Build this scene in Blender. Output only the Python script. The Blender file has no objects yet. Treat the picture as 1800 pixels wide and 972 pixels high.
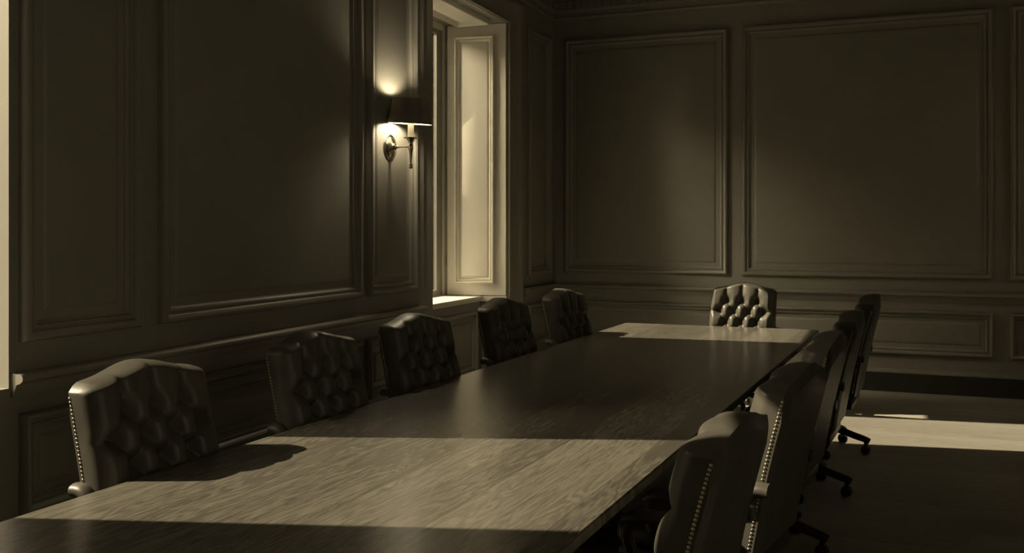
import bpy, bmesh, math, random
from mathutils import Vector, Matrix
random.seed(7)
C = bpy.context.scene.collection
SC = bpy.context.scene
PI = math.pi

# ------------------------------------------------------------------ camera, light, exposure
H = 1.64                      # camera height
FPX = 1657.0                  # focal length in pixels of the 1800 px wide frame
cam = bpy.data.cameras.new('camera')
cam.sensor_width = 36.0
cam.lens = 36.0 * FPX / 1800.0
cam.shift_y = -86.0 / 1800.0
cam.clip_start = 0.05
co = bpy.data.objects.new('camera', cam); C.objects.link(co)
co.location = (0, 0, H)
co.rotation_euler = (PI / 2, 0, math.radians(21.7))
SC.camera = co

vs = SC.view_settings
SC.display_settings.display_device = 'sRGB'
vs.view_transform = 'Standard'
vs.look = 'None'
vs.exposure = 0.0
vs.gamma = 1.0
vs.use_curve_mapping = False
SC.cycles.use_denoising = True
SC.cycles.max_bounces = 10
SC.cycles.diffuse_bounces = 6
SC.cycles.sample_clamp_indirect = 3.0

TINT = (1.0, 0.84, 0.56)      # the warm toned light of the place
W = bpy.data.worlds.new('world'); SC.world = W
W.use_nodes = True
bg = W.node_tree.nodes['Background']
bg.inputs[0].default_value = (*TINT, 1)
# sky: a bright lobe added on one side to light the shutter
_wn = W.node_tree.nodes; _wl = W.node_tree.links
_tc = _wn.new('ShaderNodeTexCoord'); _dp = _wn.new('ShaderNodeVectorMath'); _dp.operation = 'DOT_PRODUCT'
_dp.inputs[1].default_value = Vector((-0.42, -0.80, 0.48)).normalized()
_wl.new(_tc.outputs['Generated'], _dp.inputs[0])
_mr = _wn.new('ShaderNodeMapRange'); _mr.interpolation_type = 'SMOOTHSTEP'
_mr.inputs['From Min'].default_value = 0.74; _mr.inputs['From Max'].default_value = 1.0
_mr.inputs['To Min'].default_value = 2.2; _mr.inputs["To Max"].default_value = 46.0
_wl.new(_dp.outputs['Value'], _mr.inputs['Value']); _wl.new(_mr.outputs['Result'], bg.inputs[1])

def sunbeam(name, target, slope, elev, watts, dist=40.0, cone=6.4, radius=0.14, side=1):
    """Low daylight beam shining in through one window: a far away small lamp."""
    th = math.atan(slope); el = math.radians(elev)
    d = Vector((math.cos(el) * math.cos(th), math.cos(el) * math.sin(th), -math.sin(el) * side)) * side
    L = bpy.data.lights.new(name, 'SPOT')
    L.energy = watts; L.color = TINT
    L.spot_size = math.radians(cone); L.spot_blend = 0.05
    L.shadow_soft_size = radius
    o = bpy.data.objects.new(name, L); C.objects.link(o)
    o.location = Vector(target) - d * dist
    o.rotation_euler = d.to_track_quat('-Z', 'Y').to_euler()
    return o
SUN_FAR = sunbeam('sunlight_far_window', (-3.8, 8.0, 2.35), 0.12, 39.1, 275000)
SUN_NEAR = sunbeam('sunlight_near_window', (-3.7, 2.35, 2.45), 0.335, 36, 225000)
ADDED_BEAM = sunbeam('added_right_beam', (3.2, 8.70, 2.3), 0.155, 45, 150000, side=-1)  # added beam from the opposite side, only to light the floor patch
BULB = 660.0                   # emission of the sconce bulb

# ------------------------------------------------------------------ materials
def new_mat(name):
    m = bpy.data.materials.new(name); m.use_nodes = True
    nt = m.node_tree
    return m, nt, nt.nodes['Principled BSDF']

def noise(nt, vec, scale, detail=4, rough=0.55):
    n = nt.nodes.new('ShaderNodeTexNoise')
    n.inputs['Scale'].default_value = scale; n.inputs['Detail'].default_value = detail
    n.inputs['Roughness'].default_value = rough
    if vec is not None: nt.links.new(vec, n.inputs['Vector'])
    return n

def mapping(nt, scale=(1, 1, 1), rot=(0, 0, 0)):
    tc = nt.nodes.new('ShaderNodeTexCoord'); mp = nt.nodes.new('ShaderNodeMapping')
    mp.inputs['Scale'].default_value = scale; mp.inputs['Rotation'].default_value = rot
    nt.links.new(tc.outputs['Object'], mp.inputs['Vector'])
    return mp

def ramp(nt, fac, stops):
    r = nt.nodes.new('ShaderNodeValToRGB')
    el = r.color_ramp.elements
    el[0].position, el[0].color = stops[0][0], (*stops[0][1], 1)
    el[1].position, el[1].color = stops[-1][0], (*stops[-1][1], 1)
    for p, c in stops[1:-1]:
        e = el.new(p); e.color = (*c, 1)
    nt.links.new(fac, r.inputs['Fac'])
    return r

def bump(nt, height, b, strength, dist=0.002):
    n = nt.nodes.new('ShaderNodeBump')
    n.inputs['Strength'].default_value = strength; n.inputs['Distance'].default_value = dist
    nt.links.new(height, n.inputs['Height']); nt.links.new(n.outputs['Normal'], b.inputs['Normal'])

def simple(name, col, rough, metal=0.0, spec=0.5, nscale=0, var=0.08, bstr=0.0, bdist=0.001):
    m, nt, b = new_mat(name)
    b.inputs['Roughness'].default_value = rough; b.inputs['Metallic'].default_value = metal
    b.inputs['Specular IOR Level'].default_value = spec
    mp = mapping(nt)
    n = noise(nt, mp.outputs[0], nscale or 6)
    lo = tuple(c * (1 - var) for c in col); hi = tuple(c * (1 + var) for c in col)
    r = ramp(nt, n.outputs['Fac'], [(0.3, lo), (0.7, hi)])
    nt.links.new(r.outputs[0], b.inputs['Base Color'])
    if bstr:
        n2 = noise(nt, mp.outputs[0], (nscale or 6) * 12, 3)
        bump(nt, n2.outputs['Fac'], b, bstr, bdist)
    return m

PAINT = simple('satin_paint', (0.25, 0.237, 0.208), 0.48, spec=0.5, nscale=3, var=0.05, bstr=0.06, bdist=0.001)
PALE = simple('pale_bounce_paint', (0.34, 0.322, 0.283), 0.5, nscale=3, var=0.03)  # unseen walls made paler to bounce fill onto the left chairs
CREAM = simple('cream_window_paint', (0.76, 0.73, 0.645), 0.42, spec=0.5, nscale=4, var=0.03, bstr=0.05)
SKIRT = simple('black_skirting_paint', (0.035, 0.033, 0.029), 0.45, nscale=5)
CEIL = simple('ceiling_plaster', (0.30, 0.285, 0.25), 0.8, nscale=3)
LEATHER = simple('worn_leather', (0.078, 0.073, 0.062), 0.41, spec=0.35, nscale=9, var=0.18, bstr=0.16, bdist=0.0015)
NAIL = simple('brass_nailhead', (0.55, 0.50, 0.38), 0.28, metal=1.0, nscale=20)
BRASS = simple('aged_brass', (0.50, 0.45, 0.33), 0.22, metal=1.0, nscale=14, var=0.15)
DARKWOOD = simple('dark_turned_wood', (0.035, 0.032, 0.026), 0.40, nscale=12, var=0.2)
RUBBER = simple('castor_black', (0.02, 0.019, 0.017), 0.5, nscale=10)
CANDLE = simple('candle_sleeve', (0.62, 0.59, 0.50), 0.5, nscale=10, var=0.03)
SHADEOUT = simple('dark_shade_card', (0.20, 0.18, 0.145), 0.40, nscale=8, var=0.12)
SHADEIN = simple('white_shade_lining', (0.85, 0.82, 0.74), 0.7, nscale=8, var=0.03)
PLATE = simple('pale_plate', (0.45, 0.43, 0.38), 0.35, nscale=8, var=0.03)
OUTSIDE = simple('masonry', (0.25, 0.235, 0.2), 0.9, nscale=5)

def bulb_mat():
    m, nt, b = new_mat('lit_bulb')
    b.inputs['Base Color'].default_value = (0.8, 0.76, 0.65, 1)
    b.inputs['Emission Color'].default_value = (*TINT, 1)
    b.inputs['Emission Strength'].default_value = BULB
    return m
BULBM = bulb_mat()

def glass_mat():
    m, nt, b = new_mat('window_glass')
    nt.nodes.remove(b)
    t = nt.nodes.new('ShaderNodeBsdfTransparent'); t.inputs[0].default_value = (0.93, 0.93, 0.92, 1)
    g = nt.nodes.new('ShaderNodeBsdfGlossy'); g.inputs['Roughness'].default_value = 0.02
    mx = nt.nodes.new('ShaderNodeMixShader'); fr = nt.nodes.new('ShaderNodeFresnel')
    fr.inputs['IOR'].default_value = 1.25
    nt.links.new(fr.outputs[0], mx.inputs[0]); nt.links.new(t.outputs[0], mx.inputs[1]); nt.links.new(g.outputs[0], mx.inputs[2])
    nt.links.new(mx.outputs[0], nt.nodes['Material Output'].inputs['Surface'])
    return m
GLASS = glass_mat()

def plank_mat(name, dark, mid, light, board, across, rough, rotz=0.0, spec=0.5, gstr=0.25, coat=0.0):
    """Boards of width `board` whose grain runs along the axis that is not `across` (0 = X, 1 = Y)."""
    m, nt, b = new_mat(name)
    b.inputs['Roughness'].default_value = rough; b.inputs['Specular IOR Level'].default_value = spec
    b.inputs['Coat Weight'].default_value = coat; b.inputs['Coat Roughness'].default_value = 0.16
    mp = mapping(nt, rot=(0, 0, rotz))
    sx = nt.nodes.new('ShaderNodeSeparateXYZ'); nt.links.new(mp.outputs[0], sx.inputs[0])
    a, l = (0, 1) if across == 0 else (1, 0)
    def mth(op, x, y=None):
        n = nt.nodes.new('ShaderNodeMath'); n.operation = op
        for i, v in enumerate((x, y)):
            if v is None: continue
            if isinstance(v, (int, float)): n.inputs[i].default_value = v
            else: nt.links.new(v, n.inputs[i])
        return n.outputs[0]
    idx = mth('FLOOR', mth('DIVIDE', sx.outputs[a], board))
    frac = mth('FRACT', mth('DIVIDE', sx.outputs[a], board))
    wn = nt.nodes.new('ShaderNodeTexWhiteNoise'); wn.noise_dimensions = '1D'; nt.links.new(idx, wn.inputs['W'])
    cb = nt.nodes.new('ShaderNodeCombineXYZ')
    nt.links.new(mth('MULTIPLY', sx.outputs[a], 1.0), cb.inputs[0])
    nt.links.new(mth('MULTIPLY', sx.outputs[l], 0.10), cb.inputs[1])
    nt.links.new(mth('MULTIPLY', wn.outputs['Value'], 37.0), cb.inputs[2])
    big = noise(nt, cb.outputs[0], 9, 3, 0.5); big.inputs['Distortion'].default_value = 1.2
    rings = mth('SINE', mth('MULTIPLY', big.outputs['Fac'], 62.0))
    fine = noise(nt, cb.outputs[0], 130, 4, 0.6)
    v = mth('ADD', mth('MULTIPLY', rings, 0.10), mth('MULTIPLY', fine.outputs['Fac'], 0.55))
    v = mth('ADD', v, mth('MULTIPLY', wn.outputs['Value'], 0.22))
    v = mth('ADD', v, mth('MULTIPLY', big.outputs['Fac'], 0.22))
    r = ramp(nt, v, [(0.25, dark), (0.5, mid), (0.80, light)])
    seam = mth('LESS_THAN', mth('ABSOLUTE', mth('SUBTRACT', frac, 0.5)), 0.494)
    mixn = nt.nodes.new('ShaderNodeMix'); mixn.data_type = 'RGBA'
    nt.links.new(seam, mixn.inputs['Factor'])
    mixn.inputs['A'].default_value = (*[c * 0.7 for c in dark], 1)
    nt.links.new(r.outputs[0], mixn.inputs['B'])
    nt.links.new(mixn.outputs['Result'], b.inputs['Base Color'])
    bump(nt, fine.outputs['Fac'], b, gstr, 0.0006)
    return m
TABLEWOOD = plank_mat('oak_table_boards', (0.074, 0.069, 0.058), (0.132, 0.123, 0.104), (0.205, 0.192, 0.163), 0.175, 0, 0.25, rotz=math.radians(2.3), spec=0.5, gstr=0.12)
FLOORWOOD = plank_mat('pale_floor_boards', (0.30, 0.284, 0.245), (0.40, 0.38, 0.333), (0.48, 0.457, 0.40), 0.16, 1, 0.42)

# ------------------------------------------------------------------ mesh helpers
def obj(name, bm, mat, parent=None, smooth=False, loc=None):
    me = bpy.data.meshes.new(name)
    bmesh.ops.recalc_face_normals(bm, faces=bm.faces)
    bm.to_mesh(me); bm.free()
    if isinstance(mat, (list, tuple)):
        for x in mat: me.materials.append(x)
    else: me.materials.append(mat)
    if smooth:
        for p in me.polygons: p.use_smooth = True
    o = bpy.data.objects.new(name, me); C.objects.link(o)
    if parent is not None: o.parent = parent
    if loc is not None: o.location = loc
    return o

def soften(o, angle=35):
    """Smooth shading with edges sharper than the angle kept hard."""
    me = o.data
    bm = bmesh.new(); bm.from_mesh(me)
    for f in bm.faces: f.smooth = True
    lim = math.radians(angle)
    for e in bm.edges:
        e.smooth = not (len(e.link_faces) == 2 and e.calc_face_angle(0) > lim)
    bm.to_mesh(me); bm.free()
    return o

def struct(name, bm, mat, parent=None, smooth=False):
    o = obj(name, bm, mat, parent, smooth)
    if parent is None: o['kind'] = 'structure'
    return o

def empty(name, loc, rz=0.0, label=None, cat=None, group=None):
    o = bpy.data.objects.new(name, None); C.objects.link(o)
    o.location = loc; o.rotation_euler = (0, 0, rz)
    o.empty_display_size = 0.1
    if label: o['label'] = label
    if cat: o['category'] = cat
    if group: o['group'] = group
    return o

def box(bm, x0, x1, y0, y1, z0, z1):
    v = [bm.verts.new(p) for p in ((x0, y0, z0), (x1, y0, z0), (x1, y1, z0), (x0, y1, z0), (x0, y0, z1), (x1, y0, z1), (x1, y1, z1), (x0, y1, z1))]
    for f in ((0, 3, 2, 1), (4, 5, 6, 7), (0, 1, 5, 4), (1, 2, 6, 5), (2, 3, 7, 6), (3, 0, 4, 7)):
        bm.faces.new([v[i] for i in f])
    return v

def prism(bm, pts, z0, z1):
    a = [bm.verts.new((x, y, z0)) for x, y in pts]; b = [bm.verts.new((x, y, z1)) for x, y in pts]
    n = len(pts)
    bm.faces.new(a[::-1]); bm.faces.new(b)
    for i in range(n): bm.faces.new((a[i], a[(i + 1) % n], b[(i + 1) % n], b[i]))

def lathe(bm, prof, n=32, centre=(0, 0, 0), axis='z', close=False):
    """prof: list of (radius, height)."""
    rings = []
    for r, h in prof:
        ring = []
        for k in range(n):
            a = 2 * PI * k / n
            if axis == 'z': p = (r * math.cos(a), r * math.sin(a), h)
            elif axis == 'x': p = (h, r * math.cos(a), r * math.sin(a))
            else: p = (r * math.cos(a), h, r * math.sin(a))
            ring.append(bm.verts.new((p[0] + centre[0], p[1] + centre[1], p[2] + centre[2])))
        rings.append(ring)
    for a, b in zip(rings, rings[1:]):
        for k in range(n): bm.faces.new((a[k], a[(k + 1) % n], b[(k + 1) % n], b[k]))
    if close:
        bm.faces.new([*reversed(rings[0])]); bm.faces.new(rings[-1])
    return rings

def spline(pts, per=8):
    P = [Vector(p) for p in pts]; out = []
    for i in range(len(P) - 1):
        p0 = P[max(i - 1, 0)]; p1 = P[i]; p2 = P[i + 1]; p3 = P[min(i + 2, len(P) - 1)]
        for k in range(per):
            t = k / per
            out.append(0.5 * ((2 * p1) + (p2 - p0) * t + (2 * p0 - 5 * p1 + 4 * p2 - p3) * t * t + (3 * p1 - p0 - 3 * p2 + p3) * t ** 3))
    out.append(P[-1]); return out

def tube(bm, pts, ra, rb=None, n=14, side=(0, 1, 0), caps=True):
    """Elliptical tube along pts; ra(t) radius along `side`, rb(t) radius across it."""
    rb = rb or ra
    fa = ra if callable(ra) else (lambda t: ra); fb = rb if callable(rb) else (lambda t: rb)
    rings = []
    m = len(pts)
    S0 = Vector(side)
    for i, p in enumerate(pts):
        d = (pts[min(i + 1, m - 1)] - pts[max(i - 1, 0)]).normalized()
        s = (S0 - d * S0.dot(d)).normalized(); u = d.cross(s)
        t = i / (m - 1)
        rings.append([bm.verts.new(p + s * fa(t) * math.cos(2 * PI * k / n) + u * fb(t) * math.sin(2 * PI * k / n)) for k in range(n)])
    for a, b in zip(rings, rings[1:]):
        for k in range(n): bm.faces.new((a[k], a[(k + 1) % n], b[(k + 1) % n], b[k]))
    if caps:
        bm.faces.new([*reversed(rings[0])]); bm.faces.new(rings[-1])

def ball(bm, c, r, nu=12, nv=8, sc=(1, 1, 1)):
    top = bm.verts.new((c[0], c[1], c[2] + r * sc[2])); bot = bm.verts.new((c[0], c[1], c[2] - r * sc[2]))
    rings = []
    for j in range(1, nv):
        t = PI * j / nv
        rings.append([bm.verts.new((c[0] + r * sc[0] * math.sin(t) * math.cos(2 * PI * k / nu), c[1] + r * sc[1] * math.sin(t) * math.sin(2 * PI * k / nu), c[2] + r * sc[2] * math.cos(t))) for k in range(nu)])
    for k in range(nu):
        bm.faces.new((top, rings[0][k], rings[0][(k + 1) % nu])); bm.faces.new((bot, rings[-1][(k + 1) % nu], rings[-1][k]))
    for a, b in zip(rings, rings[1:]):
        for k in range(nu): bm.faces.new((a[k], b[k], b[(k + 1) % nu], a[(k + 1) % nu]))

def rect_profile(bm, frame, a0, a1, b0, b1, prof, fill):
    """Sweeps prof [(inset, height)] around a rectangle on a plane. frame(a, b, h) gives the point."""
    rings = []
    for ins, h in prof:
        rings.append([bm.verts.new(frame(a, b, h)) for a, b in ((a0 + ins, b0 + ins), (a1 - ins, b0 + ins), (a1 - ins, b1 - ins), (a0 + ins, b1 - ins))])
    for r, s in zip(rings, rings[1:]):
        for k in range(4): bm.faces.new((r[k], r[(k + 1) % 4], s[(k + 1) % 4], s[k]))
    if fill: bm.faces.new(rings[-1])

MOULD = [(0, -0.004), (0, 0.012), (0.004, 0.022), (0.012, 0.029), (0.024, 0.031), (0.036, 0.027), (0.044, 0.018), (0.048, 0.013),
         (0.056, 0.013), (0.060, 0.017), (0.068, 0.017), (0.073, 0.010), (0.082, 0.004), (0.088, 0.003), (0.088, -0.003)]
FIELD = [(0.082, 0.001), (0.130, 0.001), (0.134, 0.004), (0.150, 0.011), (0.158, 0.013)]
MOULD = [(i, h * 1.6) for i, h in MOULD]
def scaled(prof, s): return [(i * s, h) for i, h in prof]

def panel(wall, frame, a0, a1, b0, b1, s=1.0, mat=None):
    """One raised and fielded panel: the field is the part, its moulding the part's own piece."""
    bm = bmesh.new(); rect_profile(bm, frame, a0, a1, b0, b1, scaled(FIELD, s), True)
    f = soften(obj('wall_panel', bm, mat or PAINT, wall), 30)
    bm = bmesh.new(); rect_profile(bm, frame, a0, a1, b0, b1, scaled(MOULD, s), False)
    soften(obj('panel_moulding', bm, mat or PAINT, f), 40)
    return f

def strip(bm, frame, a0, a1, prof):
    """Straight moulding: prof [(z, h)] swept from a0 to a1."""
    r0 = [bm.verts.new(frame(a0, z, h)) for z, h in prof]; r1 = [bm.verts.new(frame(a1, z, h)) for z, h in prof]
    for k in range(len(prof) - 1): bm.faces.new((r0[k], r0[k + 1], r1[k + 1], r1[k]))
    bm.faces.new(r0); bm.faces.new(r1[::-1])

# ------------------------------------------------------------------ room shell
XL, XR, YN, YF, ZC = -3.55, 3.10, -3.0, 10.19, 4.50
XO = -4.32                                                  # outer face of the left wall
# window openings in the left wall
N2, F2 = 1.575, 3.0                                        # near window, only its light is seen
HEAD = 3.70
HEAD2 = 3.90
N4, F4 = -0.9, 0.9  # added window in the right wall, unseen, for soft fill
N3, F3, S3, HEAD3 = 8.15, 9.22, 0.95, 3.62              # added window in the right wall, unseen, lets in the floor beam
bm = bmesh.new(); box(bm, XL - 0.7, XR + 0.2, YN - 0.2, YF + 0.2, -0.15, 0.0); floor = struct('floor', bm, FLOORWOOD)
bm = bmesh.new(); box(bm, XL - 0.7, XR + 0.2, YN - 0.2, YF + 0.2, ZC, ZC + 0.15); struct('ceiling', bm, CEIL)

bm = bmesh.new()
box(bm, XO, XL, YN, N2, 0, ZC)
box(bm, XO, XL, N2, F2, 0, 0.94); box(bm, XO, XL, N2, F2, HEAD2, ZC)
prism(bm, [(XL, F2), (XL, 6.956), (-3.60, 6.956), (-3.60, 7.22), (-4.20, 7.20), (XO, 7.20), (XO, F2)], 0, HEAD)
prism(bm, [(XL, F2), (XL, 8.80), (XO, 8.80), (XO, F2)], HEAD, ZC)
prism(bm, [(XL, 8.80), (XL, YF), (XO, YF), (XO, 8.70), (-4.20, 8.70)], 0, ZC)
box(bm, XO, -3.83, 7.0, 8.74, 0, 0.90)
wall_left = struct('wall_left', bm, PAINT)
bm = bmesh.new(); box(bm, XO, XR + 0.2, YF, YF + 0.2, 0, ZC); wall_far = struct('wall_far', bm, PAINT)
bm = bmesh.new(); box(bm, XR, XR + 0.2, YN, N4, 0, ZC); box(bm, XR, XR + 0.2, F4, N3, 0, ZC); box(bm, XR, XR + 0.2, N4, F4, 0, S3); box(bm, XR, XR + 0.2, N4, F4, HEAD3, ZC); box(bm, XR, XR + 0.2, F3, YF, 0, ZC); box(bm, XR, XR + 0.2, N3, F3, 0, 1.85); box(bm, XR, XR + 0.2, N3, F3, HEAD3, ZC); wall_right = struct('wall_right', bm, PALE)
bm = bmesh.new(); box(bm, XO, XR + 0.2, YN - 0.2, YN, 0, ZC); wall_near = struct('wall_near', bm, PALE)

fl = lambda a, b, h: (XL + h, a, b)          # left wall: a = Y, b = Z
ff = lambda a, b, h: (a, YF - h, b)          # far wall: a = X
fr = lambda a, b, h: (XR - h, a, b)          # right wall: a = Y

RAIL = [(0.900, -0.002), (0.900, 0.012), (0.912, 0.014), (0.920, 0.022), (0.940, 0.028), (0.955, 0.034), (0.960, 0.052), (0.970, 0.068), (0.985, 0.072), (0.996, 0.066), (1.002, 0.052), (1.004, -0.002)]
SKIRTP = [(0.0, -0.002), (0.0, 0.030), (0.185, 0.030), (0.190, -0.002)]
CAPP = [(0.188, -0.002), (0.188, 0.032), (0.200, 0.032), (0.206, 0.026), (0.216, 0.024), (0.224, 0.016), (0.228, -0.002)]
CORN = [(3.99, -0.002), (3.99, 0.020), (4.005, 0.030), (4.02, 0.030), (4.03, 0.018), (4.07, 0.020), (4.075, 0.04), (4.09, 0.045), (4.095, 0.05), (4.20, 0.05), (4.205, 0.085), (4.24, 0.095), (4.28, 0.14), (4.32, 0.17), (4.36, 0.18), (4.40, 0.24), (4.46, 0.27), (4.50, 0.28), (4.50, -0.002)]
PB, PT = 1.135, 3.765        # wall panels
DB, DT = 0.375, 0.820        # dado panels
left_cols = [(3.05, 3.755), (3.90, 5.925), (6.025, 6.775), (9.33, 10.03)]
far_cols = [(-3.40, -1.575), (-1.43, 0.955), (1.10, 2.90)]
for a, b in left_cols:
    panel(wall_left, fl, a, b, PB, PT); panel(wall_left, fl, a, b, DB, DT, 0.85)
for a, b in far_cols:
    panel(wall_far, ff, a, b, PB, PT); panel(wall_far, ff, a, b, DB, DT, 0.85)
for a, b in ((5.6, 7.9), (3.3, 5.4), (1.1, 3.1)):
    panel(wall_right, fr, a, b, PB, PT, 1.0, PALE); panel(wall_right, fr, a, b, DB, DT, 0.85, PALE)

n = 0
for frame, spans in ((fl, [(F2 + 0.01, 6.90), (9.24, YF - 0.05)]), (ff, [(XL + 0.05, XR - 0.05)]), (fr, [(YN, N4 - 0.1), (F4 + 0.1, N3 - 0.1), (F3 + 0.1, YF - 0.05)])):
    bm = bmesh.new()
    for a, b in spans: strip(bm, frame, a, b, RAIL)
    n += 1; soften(struct('trim_%d' % n, bm, PAINT), 40)
for side, frame, spans in (('left', fl, [(F2, 6.956), (8.82, YF - 0.03)]), ('far', ff, [(XL, XR)]), ('right', fr, [(YN, YF - 0.03)])):
    bm = bmesh.new()
    for a, b in spans: strip(bm, frame, a, b, SKIRTP)
    bl = struct('baseboard_' + side, bm, SKIRT)
    bm = bmesh.new()
    for a, b in spans: strip(bm, frame, a, b, CAPP)
    soften(obj('baseboard_cap', bm, PAINT, bl), 40)
for frame, a, b in ((fl, YN, YF), (ff, XL, XR), (fr, YN, YF)):
    bm = bmesh.new(); strip(bm, frame, a, b, CORN)
    k = a + 0.04
    while k < b - 0.05:                              # dentil course
        p, q = frame(k, 4.105, 0.045), frame(k + 0.05, 4.185, 0.078)
        box(bm, min(p[0], q[0]), max(p[0], q[0]), min(p[1], q[1]), max(p[1], q[1]), 4.105, 4.185); k += 0.085
    n += 1; soften(struct('trim_%d' % n, bm, PAINT), 40)
# architrave around the far side and the head of the window
bm = bmesh.new()
ARCH = [(0.0, -0.002), (0.0, 0.022), (0.012, 0.028), (0.024, 0.022), (0.030, 0.012), (0.26, 0.012), (0.275, 0.020), (0.30, 0.034), (0.33, 0.040), (0.36, 0.034), (0.375, 0.020), (0.39, 0.014), (0.40, -0.002)]
pts = lambda off, h: [(XL + h, 8.805 + off, 0.23), (XL + h, 8.805 + off, HEAD + 0.005 + off * 0.68), (XL + h, 6.98, HEAD + 0.005 + off * 0.68)]
rows = [[bm.verts.new(p) for p in pts(o_, h_)] for o_, h_ in ARCH]
for r, s in zip(rows, rows[1:]):
    for k in range(2): bm.faces.new((r[k], r[k + 1], s[k + 1], s[k]))
n += 1; soften(struct('trim_%d' % n, bm, PAINT), 40)

# ------------------------------------------------------------------ window_1 (the one with the shutter)
XG = -4.23                                                  # plane of the sashes
GN, GF = 7.205, 8.685
win = bpy.data.objects.new('window_1', None); C.objects.link(win); win.location = (XG, 8.0, 0.94); win['kind'] = 'structure'
def wpart(name, bm, mat, parent=None, smooth=None):
    for v in bm.verts: v.co -= Vector((XG, 8.0, 0.94))
    o = obj(name, bm, mat, parent or win)
    return soften(o, smooth) if smooth else o
bm = bmesh.new()                                            # fixed box frame
box(bm, XG - 0.06, XG + 0.03, GN, GN + 0.05, 0.94, HEAD); box(bm, XG - 0.06, XG + 0.03, GF - 0.03, GF + 0.02, 0.94, HEAD)
box(bm, XG - 0.06, XG + 0.03, GN + 0.05, GF - 0.03, HEAD - 0.06, HEAD)
wpart('window_frame', bm, CREAM)
def sash(x0, x1, z0, z1, nx, nz):
    bm = bmesh.new(); a, b = GN + 0.05, GF - 0.03
    box(bm, x0, x1, a, a + 0.05, z0, z1); box(bm, x0, x1, b - 0.13, b, z0, z1)
    box(bm, x0, x1, a + 0.05, b - 0.13, z0, z0 + 0.055); box(bm, x0, x1, a + 0.05, b - 0.13, z1 - 0.045, z1)
    for i in range(1, nx):
        y = a + 0.05 + (b - a - 0.1) * i / nx; box(bm, x0 + 0.008, x1 - 0.008, y - 0.009, y + 0.009, z0 + 0.055, z1 - 0.045)
    return wpart('sash', bm, PAINT), (a + 0.05, b - 0.13, z0 + 0.055, z1 - 0.045)
for x0, x1, z0, z1 in ((XG - 0.02, XG + 0.022, 0.955, HEAD - 0.06),):
    s_, (a, b, c, d) = sash(x0, x1, z0, z1, 1, 1)
    bm = bmesh.new(); box(bm, (x0 + x1) / 2 - 0.002, (x0 + x1) / 2 + 0.002, a, b, c, d); wpart('pane', bm, GLASS, s_)
bm = bmesh.new()                                            # sill board and its apron moulding
prism(bm, [(-4.26, 7.21), (-4.26, 8.69), (-3.80, 8.758), (-3.80, 7.21)], 0.90, 0.925)
prism(bm, [(-4.26, 7.21), (-4.26, 8.69), (-3.79, 8.758), (-3.79, 7.21)], 0.925, 0.95)
bmesh.ops.bevel(bm, geom=[e for e in bm.edges], offset=0.006, segments=2, affect='EDGES')
wpart('window_sill', bm, CREAM, None, 40)
bm = bmesh.new()
fa = lambda a, b, h: (-3.83 + h, a, b)
rect_profile(bm, fa, 7.42, 8.60, 0.20, 0.80, scaled(MOULD, 0.7), False); rect_profile(bm, fa, 7.42, 8.60, 0.20, 0.80, scaled(FIELD, 0.7), True)
wpart('apron_panel', bm, PAINT, None, 40)
# far jamb: a panelled shutter folded into its case
J0, J1 = Vector((-4.20, 8.70)), Vector((XL, 8.80))
ju = (J1 - J0).normalized(); jn = Vector((ju.y, -ju.x)); JL = (J1 - J0).length
fj = lambda a, b, h: (J0.x + ju.x * a + jn.x * h, J0.y + ju.y * a + jn.y * h, b)
bm = bmesh.new()
rect_profile(bm, fj, 0.03, JL - 0.012, 0.955, HEAD - 0.004, [(0, 0.0), (0, 0.018), (0.003, 0.021)], True)
sh = wpart('shutter', bm, CREAM, None, 40)
fj2 = lambda a, b, h: fj(a, b, h + 0.021)
bm = bmesh.new(); rect_profile(bm, fj2, 0.115, 0.530, 1.075, 3.575, scaled(FIELD, 0.5), True); wpart('shutter_panel', bm, CREAM, sh, 30)
bm = bmesh.new(); rect_profile(bm, fj2, 0.115, 0.530, 1.075, 3.575, scaled(MOULD, 0.62), False); wpart('shutter_moulding', bm, CREAM, sh, 40)
for z in (1.30, 2.35, 3.30):
    bm = bmesh.new(); lathe(bm, [(0.0, z - 0.05), (0.008, z - 0.048), (0.008, z + 0.048), (0.0, z + 0.05)], 10, centre=(*fj(0.022, 0, 0.022)[:2], 0)); wpart('hinge', bm, BRASS, sh, 40)
bm = bmesh.new()                                            # ledge under the shutter, panelled soffit above
p = [fj(0.37, 0, 0.0), fj(JL - 0.005, 0, 0.0), fj(JL - 0.005, 0, 0.03), fj(0.37, 0, 0.03)]
prism(bm, [(q[0], q[1]) for q in p], 0.895, 0.95); wpart('jamb_ledge', bm, CREAM)
bm = bmesh.new()
fs = lambda a, b, h: (b, a, HEAD - h)
rect_profile(bm, fs, 7.36, 8.60, -4.02, -3.66, scaled(MOULD, 0.35), False); rect_profile(bm, fs, 7.36, 8.60, -4.02, -3.66, scaled(FIELD, 0.35), True)
wpart('soffit_panel', bm, CREAM, None, 40)

# a wing of the building outside, seen as a sliver through the glass: pale stone below, dark slate above
bm = bmesh.new(); box(bm, -9.0, XO - 0.02, 9.3, 9.6, 0, 2.37); ws = struct('wall_outside', bm, OUTSIDE)
bm = bmesh.new(); box(bm, -9.0, XO - 0.02, 9.27, 9.6, 2.37, 5.0); obj('slate_cladding', bm, SKIRT, ws)
bm = bmesh.new(); box(bm, 6.2, 6.6, 4.0, 16.0, 0, 4.6); struct('sky_block_right', bm, OUTSIDE)  # added unseen slab, cuts sky light through the right wall window
bm = bmesh.new(); box(bm, -6.4, XO - 0.02, 0.30, 0.80, 0, 5.5); struct('sky_block_near', bm, OUTSIDE)  # added unseen slab, keeps the near window's sky light off the far wall
bm = bmesh.new(); box(bm, -11.6, -11.0, -1.0, 16.0, 0, 5.8); struct('sky_block_left', bm, OUTSIDE)  # added unseen slab, hides the low sky from the far wall

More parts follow.
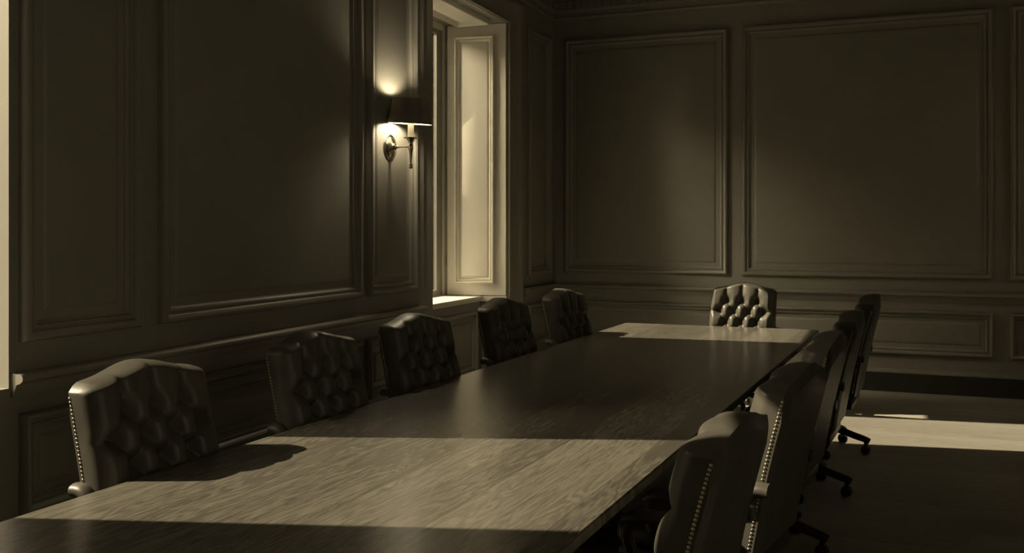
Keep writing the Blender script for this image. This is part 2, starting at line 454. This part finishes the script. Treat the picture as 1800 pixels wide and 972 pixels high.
# window_2 stands just left of the frame, only its light enters; the right wall windows are added, unseen, for floor beam and fill
def plain_window(name, x, y0, y1, z0, z1):
    w = bpy.data.objects.new(name, None); C.objects.link(w); w.location = (x, (y0 + y1) / 2, z0); w['kind'] = 'structure'
    bm = bmesh.new(); a, b = x - 0.02, x + 0.02
    box(bm, a, b, y0, y0 + 0.05, z0, z1); box(bm, a, b, y1 - 0.05, y1, z0, z1)
    box(bm, a, b, y0 + 0.05, y1 - 0.05, z0, z0 + 0.05); box(bm, a, b, y0 + 0.05, y1 - 0.05, z1 - 0.05, z1)
    for v in bm.verts: v.co -= w.location
    obj('window_frame', bm, CREAM, w)
    bm = bmesh.new(); box(bm, x - 0.002, x + 0.002, y0 + 0.05, y1 - 0.05, z0 + 0.05, z1 - 0.05)
    for v in bm.verts: v.co -= w.location
    obj('pane', bm, GLASS, w)
plain_window('window_2', -3.90, N2, F2, 0.94, HEAD2)
plain_window('added_window_3', XR + 0.12, N3, F3, 1.85, HEAD3)
plain_window('added_window_4', XR + 0.12, N4, F4, S3, HEAD3)

# ------------------------------------------------------------------ boardroom table
TZ = 0.74
tb = empty('boardroom_table', (-1.55, 4.9, 0), 0, 'long oak boardroom table with wide boards, lit by bands of sunlight', 'table')
TO = Vector((-1.55, 4.9))
corners = [(-2.563, 0.90), (-0.923, 0.90), (-0.554, 8.70), (-2.300, 8.69)]
loc2 = [(x - TO.x, y - TO.y) for x, y in corners]
bm = bmesh.new(); prism(bm, loc2, TZ - 0.042, TZ)
bmesh.ops.bevel(bm, geom=[e for e in bm.edges if abs(e.verts[0].co.z - e.verts[1].co.z) > 0.01], offset=0.012, segments=3, affect='EDGES')
bmesh.ops.bevel(bm, geom=[e for e in bm.edges if abs(e.verts[0].co.z - e.verts[1].co.z) < 0.001 and len(e.link_faces) == 2 and e.calc_face_angle(0) > 0.5], offset=0.005, segments=2, affect='EDGES')
soften(obj('table_top', bm, TABLEWOOD, tb), 40)
ax = Vector((0.315, 7.8)).normalized(); nx = Vector((ax.y, -ax.x))
def tpt(a, c): p = Vector((-1.585, 4.80)) - TO + ax * a + nx * c; return (p.x, p.y)
bm = bmesh.new(); prism(bm, [tpt(-3.6, -0.46), tpt(3.5, -0.46), tpt(3.5, 0.46), tpt(-3.6, 0.46)], TZ - 0.10, TZ - 0.0405)
obj('table_apron', bm, DARKWOOD, tb)
for a in (-3.0, 0.0, 2.95):
    bm = bmesh.new()
    prism(bm, [tpt(a - 0.12, -0.26), tpt(a + 0.12, -0.26), tpt(a + 0.12, 0.26), tpt(a - 0.12, 0.26)], 0.09, TZ - 0.098)
    prism(bm, [tpt(a - 0.20, -0.33), tpt(a + 0.20, -0.33), tpt(a + 0.20, 0.33), tpt(a - 0.20, 0.33)], 0.0, 0.092)
    bmesh.ops.bevel(bm, geom=list(bm.edges), offset=0.01, segments=2, affect='EDGES')
    soften(obj('pedestal', bm, DARKWOOD, tb), 40)

# ------------------------------------------------------------------ tufted chairs
ZB = 0.44
def hw_(z): return 0.303 - 0.006 * (z - ZB) / 0.68
def xc_(z):
    t = (z - ZB) / 0.68
    return -0.215 - 0.155 * t - 0.012 * math.sin(PI * min(max(t, 0), 1)) * -1
def ztop_(p):
    a = abs(p)
    b = 0.052 * math.exp(-(a / 0.55) ** 2.2)
    r = 0.032 * max(0.0, (a - 0.80) / 0.20) ** 2.2
    return 1.075 + b - r
buttons = []
for j, z in enumerate((0.965, 0.868, 0.771, 0.674, 0.577)):
    for y in ((-0.14, 0.0, 0.14) if j % 2 == 0 else (-0.21, -0.07, 0.07, 0.21)): buttons.append((y, z))
segs = []
for i, a in enumerate(buttons):
    for b in buttons[i + 1:]:
        if 0.05 < abs(a[1] - b[1]) < 0.12 and abs(a[0] - b[0]) < 0.08: segs.append((a, b))
for y, z in buttons:
    if z > 0.95: segs.append(((y, z), (y * 1.12, 1.2)))
    if z < 0.58: segs.append(((y, z), (y, 0.4)))
    if abs(y) > 0.2: segs.append(((y, z), (y * 2, z)))
def dseg(y, z, s):
    (ay, az), (by, bz) = s
    dy, dz = by - ay, bz - az
    t = max(0, min(1, ((y - ay) * dy + (z - az) * dz) / (dy * dy + dz * dz)))
    return math.hypot(y - ay - t * dy, z - az - t * dz)
def tuft(y, z):
    d = min(dseg(y, z, s) for s in segs); r = min(math.hypot(y - b[0], z - b[1]) for b in buttons)
    return 0.030 - 0.020 * math.exp(-d / 0.016) - 0.042 * math.exp(-(r / 0.036) ** 2) + 0.010 * (1 - math.exp(-d / 0.04))
RR = 0.036
def front_x(y, z, p):
    e1 = hw_(z) - abs(y); e2 = ztop_(p) - z
    e2 *= 2.2; e = min(e1, e2); k = 0.02
    hh = max(k - abs(e1 - e2), 0) / k
    e = max(0.0, e - hh * hh * k * 0.25)
    q = min(e / RR, 1.0)
    roll = RR * math.sqrt(max(0.0, 1 - (1 - q) ** 2))
    fade = 0.10 + 0.90 * min(1.0, e / 0.05)
    return xc_(z) + 0.008 + roll + tuft(y, z) * fade

def back_bm():
    bm = bmesh.new(); NU, NV = 96, 84
    F, B = [], []
    for j in range(NV + 1):
        tj = j / NV; q = 0.75 * tj + 0.25 * (1 - (1 - tj) ** 2.5)
        fr_, bk = [], []
        for i in range(NU + 1):
            s = 2 * i / NU - 1; p = math.sin(s * PI / 2) * 0.5 + s * 0.5
            z = ZB + q * (ztop_(p) - ZB); y = p * hw_(z)
            fr_.append(bm.verts.new((front_x(y, z, p), y, z)))
            e = min(hw_(z) - abs(y), ztop_(p) - z)
            bk.append(bm.verts.new((xc_(z) - 0.052 + 0.016 * max(0.0, 1 - (ztop_(p) - z) / 0.10) - 0.012 * min(1, e / 0.05), y, z)))
        F.append(fr_); B.append(bk)
    for j in range(NV):
        for i in range(NU):
            bm.faces.new((F[j][i], F[j][i + 1], F[j + 1][i + 1], F[j + 1][i]))
            bm.faces.new((B[j][i], B[j + 1][i], B[j + 1][i + 1], B[j][i + 1]))
    for j in range(NV):
        bm.faces.new((F[j][0], F[j + 1][0], B[j + 1][0], B[j][0])); bm.faces.new((F[j][NU], B[j][NU], B[j + 1][NU], F[j + 1][NU]))
    for i in range(NU):
        bm.faces.new((F[NV][i], F[NV][i + 1], B[NV][i + 1], B[NV][i])); bm.faces.new((F[0][i], B[0][i], B[0][i + 1], F[0][i + 1]))
    return bm

def rounded_box(bm, x0, x1, y0, y1, z0, z1, r, seg=4):
    box(bm, x0, x1, y0, y1, z0, z1)
    bmesh.ops.bevel(bm, geom=list(bm.edges), offset=r, segments=seg, affect='EDGES', profile=0.5)

def make_chair(name, label, group):
    t = empty(name, (0, 0, 0), 0, label, 'chair', group)
    bk = soften(obj('backrest', back_bm(), LEATHER, t), 50)
    for y, z in buttons[:10]:
        bm = bmesh.new(); ball(bm, (0, 0, 0), 0.011, 12, 8, (0.6, 1, 1))
        p = min(1, max(-1, y / hw_(z)))
        obj('tuft_button', bm, LEATHER, bk, True, (front_x(y, z, p) + 0.003, y, z))
    for s in (-1, 1):
        bm = bmesh.new(); z = ZB + 0.03
        while z < 1.034:
            ball(bm, (xc_(z) - 0.036, s * (hw_(z) + 0.0005), z), 0.0056, 8, 6, (1, 0.65, 1)); z += 0.0142
        obj('nailhead_trim', bm, NAIL, bk, True)
    bm = bmesh.new(); rounded_box(bm, -0.20, 0.29, -0.272, 0.272, 0.40, 0.505, 0.040)
    soften(obj('seat_cushion', bm, LEATHER, t), 60)
    bm = bmesh.new(); rounded_box(bm, -0.25, 0.27, -0.277, 0.277, 0.345, 0.405, 0.012, 2)
    soften(obj('seat_frame', bm, DARKWOOD, t), 40)
    for s in (-1, 1):
        y = s * 0.306
        pts_ = spline([(-0.335, y, 0.705), (-0.285, y, 0.703), (-0.235, y, 0.662), (-0.18, y, 0.642), (-0.05, y, 0.635), (0.08, y, 0.632), (0.145, y, 0.610)], 8)
        bm = bmesh.new(); tube(bm, pts_, lambda k: 0.036 * (1 - 0.5 * max(0, k - 0.85) / 0.15), lambda k: 0.026 * (1 - 0.5 * max(0, k - 0.85) / 0.15), 16)
        ar = soften(obj('armrest', bm, LEATHER, t), 60)
        pts_ = spline([(0.10, y, 0.625), (0.13, y, 0.56), (0.10, y * 0.97, 0.47), (0.06, y * 0.90, 0.385)], 8)
        bm = bmesh.new(); tube(bm, pts_, 0.017, 0.024, 12); soften(obj('arm_support', bm, DARKWOOD, ar), 60)
    bm = bmesh.new(); lathe(bm, [(0.0, 0.345), (0.10, 0.345), (0.09, 0.32), (0.030, 0.31), (0.026, 0.20), (0.045, 0.19), (0.05, 0.12), (0.040, 0.09), (0.0, 0.085)], 24)
    soften(obj('swivel_column', bm, DARKWOOD, t), 40)
    for k in range(5):
        a = 2 * PI * k / 5 + 0.54; ca, sa = math.cos(a), math.sin(a)
        pts_ = spline([(0.02 * ca, 0.02 * sa, 0.165), (0.12 * ca, 0.12 * sa, 0.158), (0.24 * ca, 0.24 * sa, 0.125), (0.315 * ca, 0.315 * sa, 0.105), (0.345 * ca, 0.345 * sa, 0.092)], 6)
        bm = bmesh.new(); tube(bm, pts_, lambda q: 0.030 - 0.008 * q, lambda q: 0.026 - 0.004 * q, 12, side=(-sa, ca, 0))
        lg = soften(obj('leg', bm, DARKWOOD, t), 60)
        bm = bmesh.new(); cx_, cy_ = 0.318 * ca, 0.318 * sa
        lathe(bm, [(0.0, 0.09), (0.012, 0.09), (0.012, 0.05), (0.0, 0.05)], 10, centre=(cx_, cy_, 0))
        for s in (-1, 1):
            ball(bm, (cx_ - sa * 0.014 * s, cy_ + ca * 0.014 * s, 0.032), 0.032, 14, 10, (0.75 if abs(ca) < 0.7 else 1, 0.75 if abs(ca) >= 0.7 else 1, 1))
        obj('castor', bm, RUBBER, lg, True)
    return t

def dup(root, label):
    def cp(o, par):
        c = o.copy(); C.objects.link(c)
        if par is not None: c.parent = par
        for ch in list(o.children): cp(ch, c)
        return c
    r = cp(root, None); r['label'] = label
    return r

def place(o, bx, by, ang, zs=1.0):
    """Puts the top of the chair's back at (bx, by), the chair facing ang."""
    o.location = (bx + 0.365 * math.cos(ang), by + 0.365 * math.sin(ang), 0)
    o.rotation_euler = (0, 0, ang); o.scale = (1, 1, zs)

G1, G2 = 'tufted chairs along the left side of the table', 'tufted chairs along the right side of the table'
R = math.radians
chair0 = make_chair('tufted_armchair', 'tufted leather armchair at the head of the table, its front lit by the sun', None)
place(chair0, -1.235, 8.955, R(-98))
left = [(-2.70, 2.86, 4, 'nearest chair left of the table, sunlit rim with a long row of nailheads'),
        (-2.662, 3.98, 6, 'dark second chair from the front on the left, below the wide wall panel'),
        (-2.64, 5.03, 10, 'dark chair on the left side, right beside the pale wall plate'),
        (-2.63, 6.38, 7, 'dark chair on the left side standing before the window recess'),
        (-2.555, 7.54, 9, 'farthest chair left of the table, sunlit edge, nearest the room corner')]
for x, y, phi, lab in left:
    c = dup(chair0, lab); c['group'] = G1; place(c, x, y, R(-phi))
right = [(-0.435, 2.98, 8, 0.945, 'nearest chair right of the table, top and lit rim at bottom of picture'),
         (-0.305, 3.74, 10, 1.0, 'second chair from the front on the right, sunlit front edge, partly behind the nearest'),
         (-0.25, 4.95, 6, 1.0, 'middle chair of five along the right side of the table'),
         (-0.18, 6.12, 4, 1.01, 'second farthest chair on the right, mostly behind the middle one'),
         (-0.095, 7.30, 4, 1.03, 'farthest chair on the right, castor seen against the sunlit floor')]
for x, y, psi, zs, lab in right:
    c = dup(chair0, lab); c['group'] = G2; place(c, x, y, PI - R(psi), zs)

# ------------------------------------------------------------------ wall sconce
SY, SZ, SX = 6.354, 2.255, XL + 0.196
sc = empty('wall_sconce', (XL + 0.013, SY, SZ), 0, 'lit brass wall sconce with a dark tapered shade beside the window', 'wall lamp')
dx = SX - sc.location.x
bm = bmesh.new(); lathe(bm, [(0.0, 0.0), (0.098, 0.0), (0.098, 0.006), (0.090, 0.012), (0.080, 0.012), (0.074, 0.018), (0.055, 0.028), (0.034, 0.034), (0.026, 0.040), (0.022, 0.052), (0.010, 0.058), (0.0, 0.058)], 40, axis='x')
soften(obj('backplate', bm, BRASS, sc), 40)
bm = bmesh.new(); tube(bm, [Vector((0.05 + (dx - 0.05) * k / 8, 0, 0)) for k in range(9)], lambda t: 0.008 + 0.002 * abs(t - 0.5), None, 14)
ball(bm, (0.066, 0, 0), 0.013); ball(bm, (dx - 0.018, 0, 0), 0.012)
soften(obj('arm', bm, BRASS, sc), 50)
bm = bmesh.new(); lathe(bm, [(0.0, -0.170), (0.010, -0.168), (0.015, -0.158), (0.010, -0.148), (0.006, -0.146), (0.018, -0.142), (0.018, -0.138), (0.008, -0.134), (0.010, -0.10), (0.013, -0.04), (0.019, -0.02), (0.019, 0.01), (0.015, 0.02), (0.020, 0.035), (0.034, 0.058), (0.0, 0.058)], 28, centre=(dx, 0, 0))
soften(obj('stem', bm, BRASS, sc), 50)
bm = bmesh.new(); lathe(bm, [(0.0, 0.056), (0.04, 0.057), (0.055, 0.062), (0.058, 0.066), (0.04, 0.063), (0.0, 0.062)], 36, centre=(dx, 0, 0))
soften(obj('drip_pan', bm, BRASS, sc), 50)
bm = bmesh.new(); lathe(bm, [(0.0, 0.062), (0.023, 0.062), (0.023, 0.198), (0.019, 0.206), (0.0, 0.206)], 24, centre=(dx, 0, 0))
soften(obj('candle_sleeve', bm, CANDLE, sc), 50)
bm = bmesh.new(); lathe(bm, [(0.0, 0.206), (0.011, 0.207), (0.014, 0.224), (0.025, 0.250), (0.026, 0.270), (0.016, 0.298), (0.004, 0.316), (0.0, 0.317)], 20, centre=(dx, 0, 0))
soften(obj('bulb', bm, BULBM, sc), 60)
rb, rt, z0, z1 = 0.168, 0.140, 0.172, 0.362
bm = bmesh.new(); lathe(bm, [(rb, z0), (rt, z1)], 64, centre=(dx, 0, 0)); lathe(bm, [(rb + 0.001, z0 - 0.001), (rb + 0.0015, z0 + 0.006), (rb, z0 + 0.0062)], 64, centre=(dx, 0, 0))
sd = obj('lamp_shade', bm, SHADEOUT, sc, True)
bm = bmesh.new(); lathe(bm, [(rb + 0.001, z0 - 0.001), (rb - 0.003, z0), (rt - 0.003, z1), (rt, z1 + 0.0005)], 64, centre=(dx, 0, 0))
obj('shade_lining', bm, SHADEIN, sd, True)
bm = bmesh.new()
for k in range(3):
    a = 2 * PI * k / 3
    tube(bm, [Vector((dx, 0, z0 + 0.115)), Vector((dx + (rt + 0.008) * math.cos(a), (rt + 0.008) * math.sin(a), z0 + 0.135))], 0.0016, None, 6, side=(0, 0, 1))
lathe(bm, [(0.016, z0 + 0.112), (0.019, z0 + 0.112), (0.019, z0 + 0.118), (0.016, z0 + 0.118)], 16, centre=(dx, 0, 0))
obj('shade_carrier', bm, BRASS, sd)

pv = Vector((dx, 0, z0 + 0.115))                            # the shade sits slightly askew on its carrier
rot = Matrix.Rotation(R(4.6), 4, Vector((0.88, 0.47, 0))) @ Matrix.Rotation(R(2.6), 4, Vector((-0.47, 0.88, 0)))
sd.matrix_local = Matrix.Translation(pv) @ rot @ Matrix.Translation(-pv)

# ------------------------------------------------------------------ wall plate between two left chairs
wp = empty('wall_socket', (XL + 0.014, 6.40, 0.565), 0, 'small pale rectangular wall plate low on the panelling, left of the window', 'wall socket')
bm = bmesh.new(); rounded_box(bm, -0.002, 0.008, -0.055, 0.055, -0.075, 0.075, 0.003, 2); soften(obj('cover_plate', bm, PLATE, wp), 40)
for z in (-0.055, 0.055):
    bm = bmesh.new(); lathe(bm, [(0.0, 0.0), (0.005, 0.0), (0.004, 0.0025), (0.0, 0.003)], 10, axis='x'); obj('screw', bm, BRASS, wp, True, (0.008, 0, z))
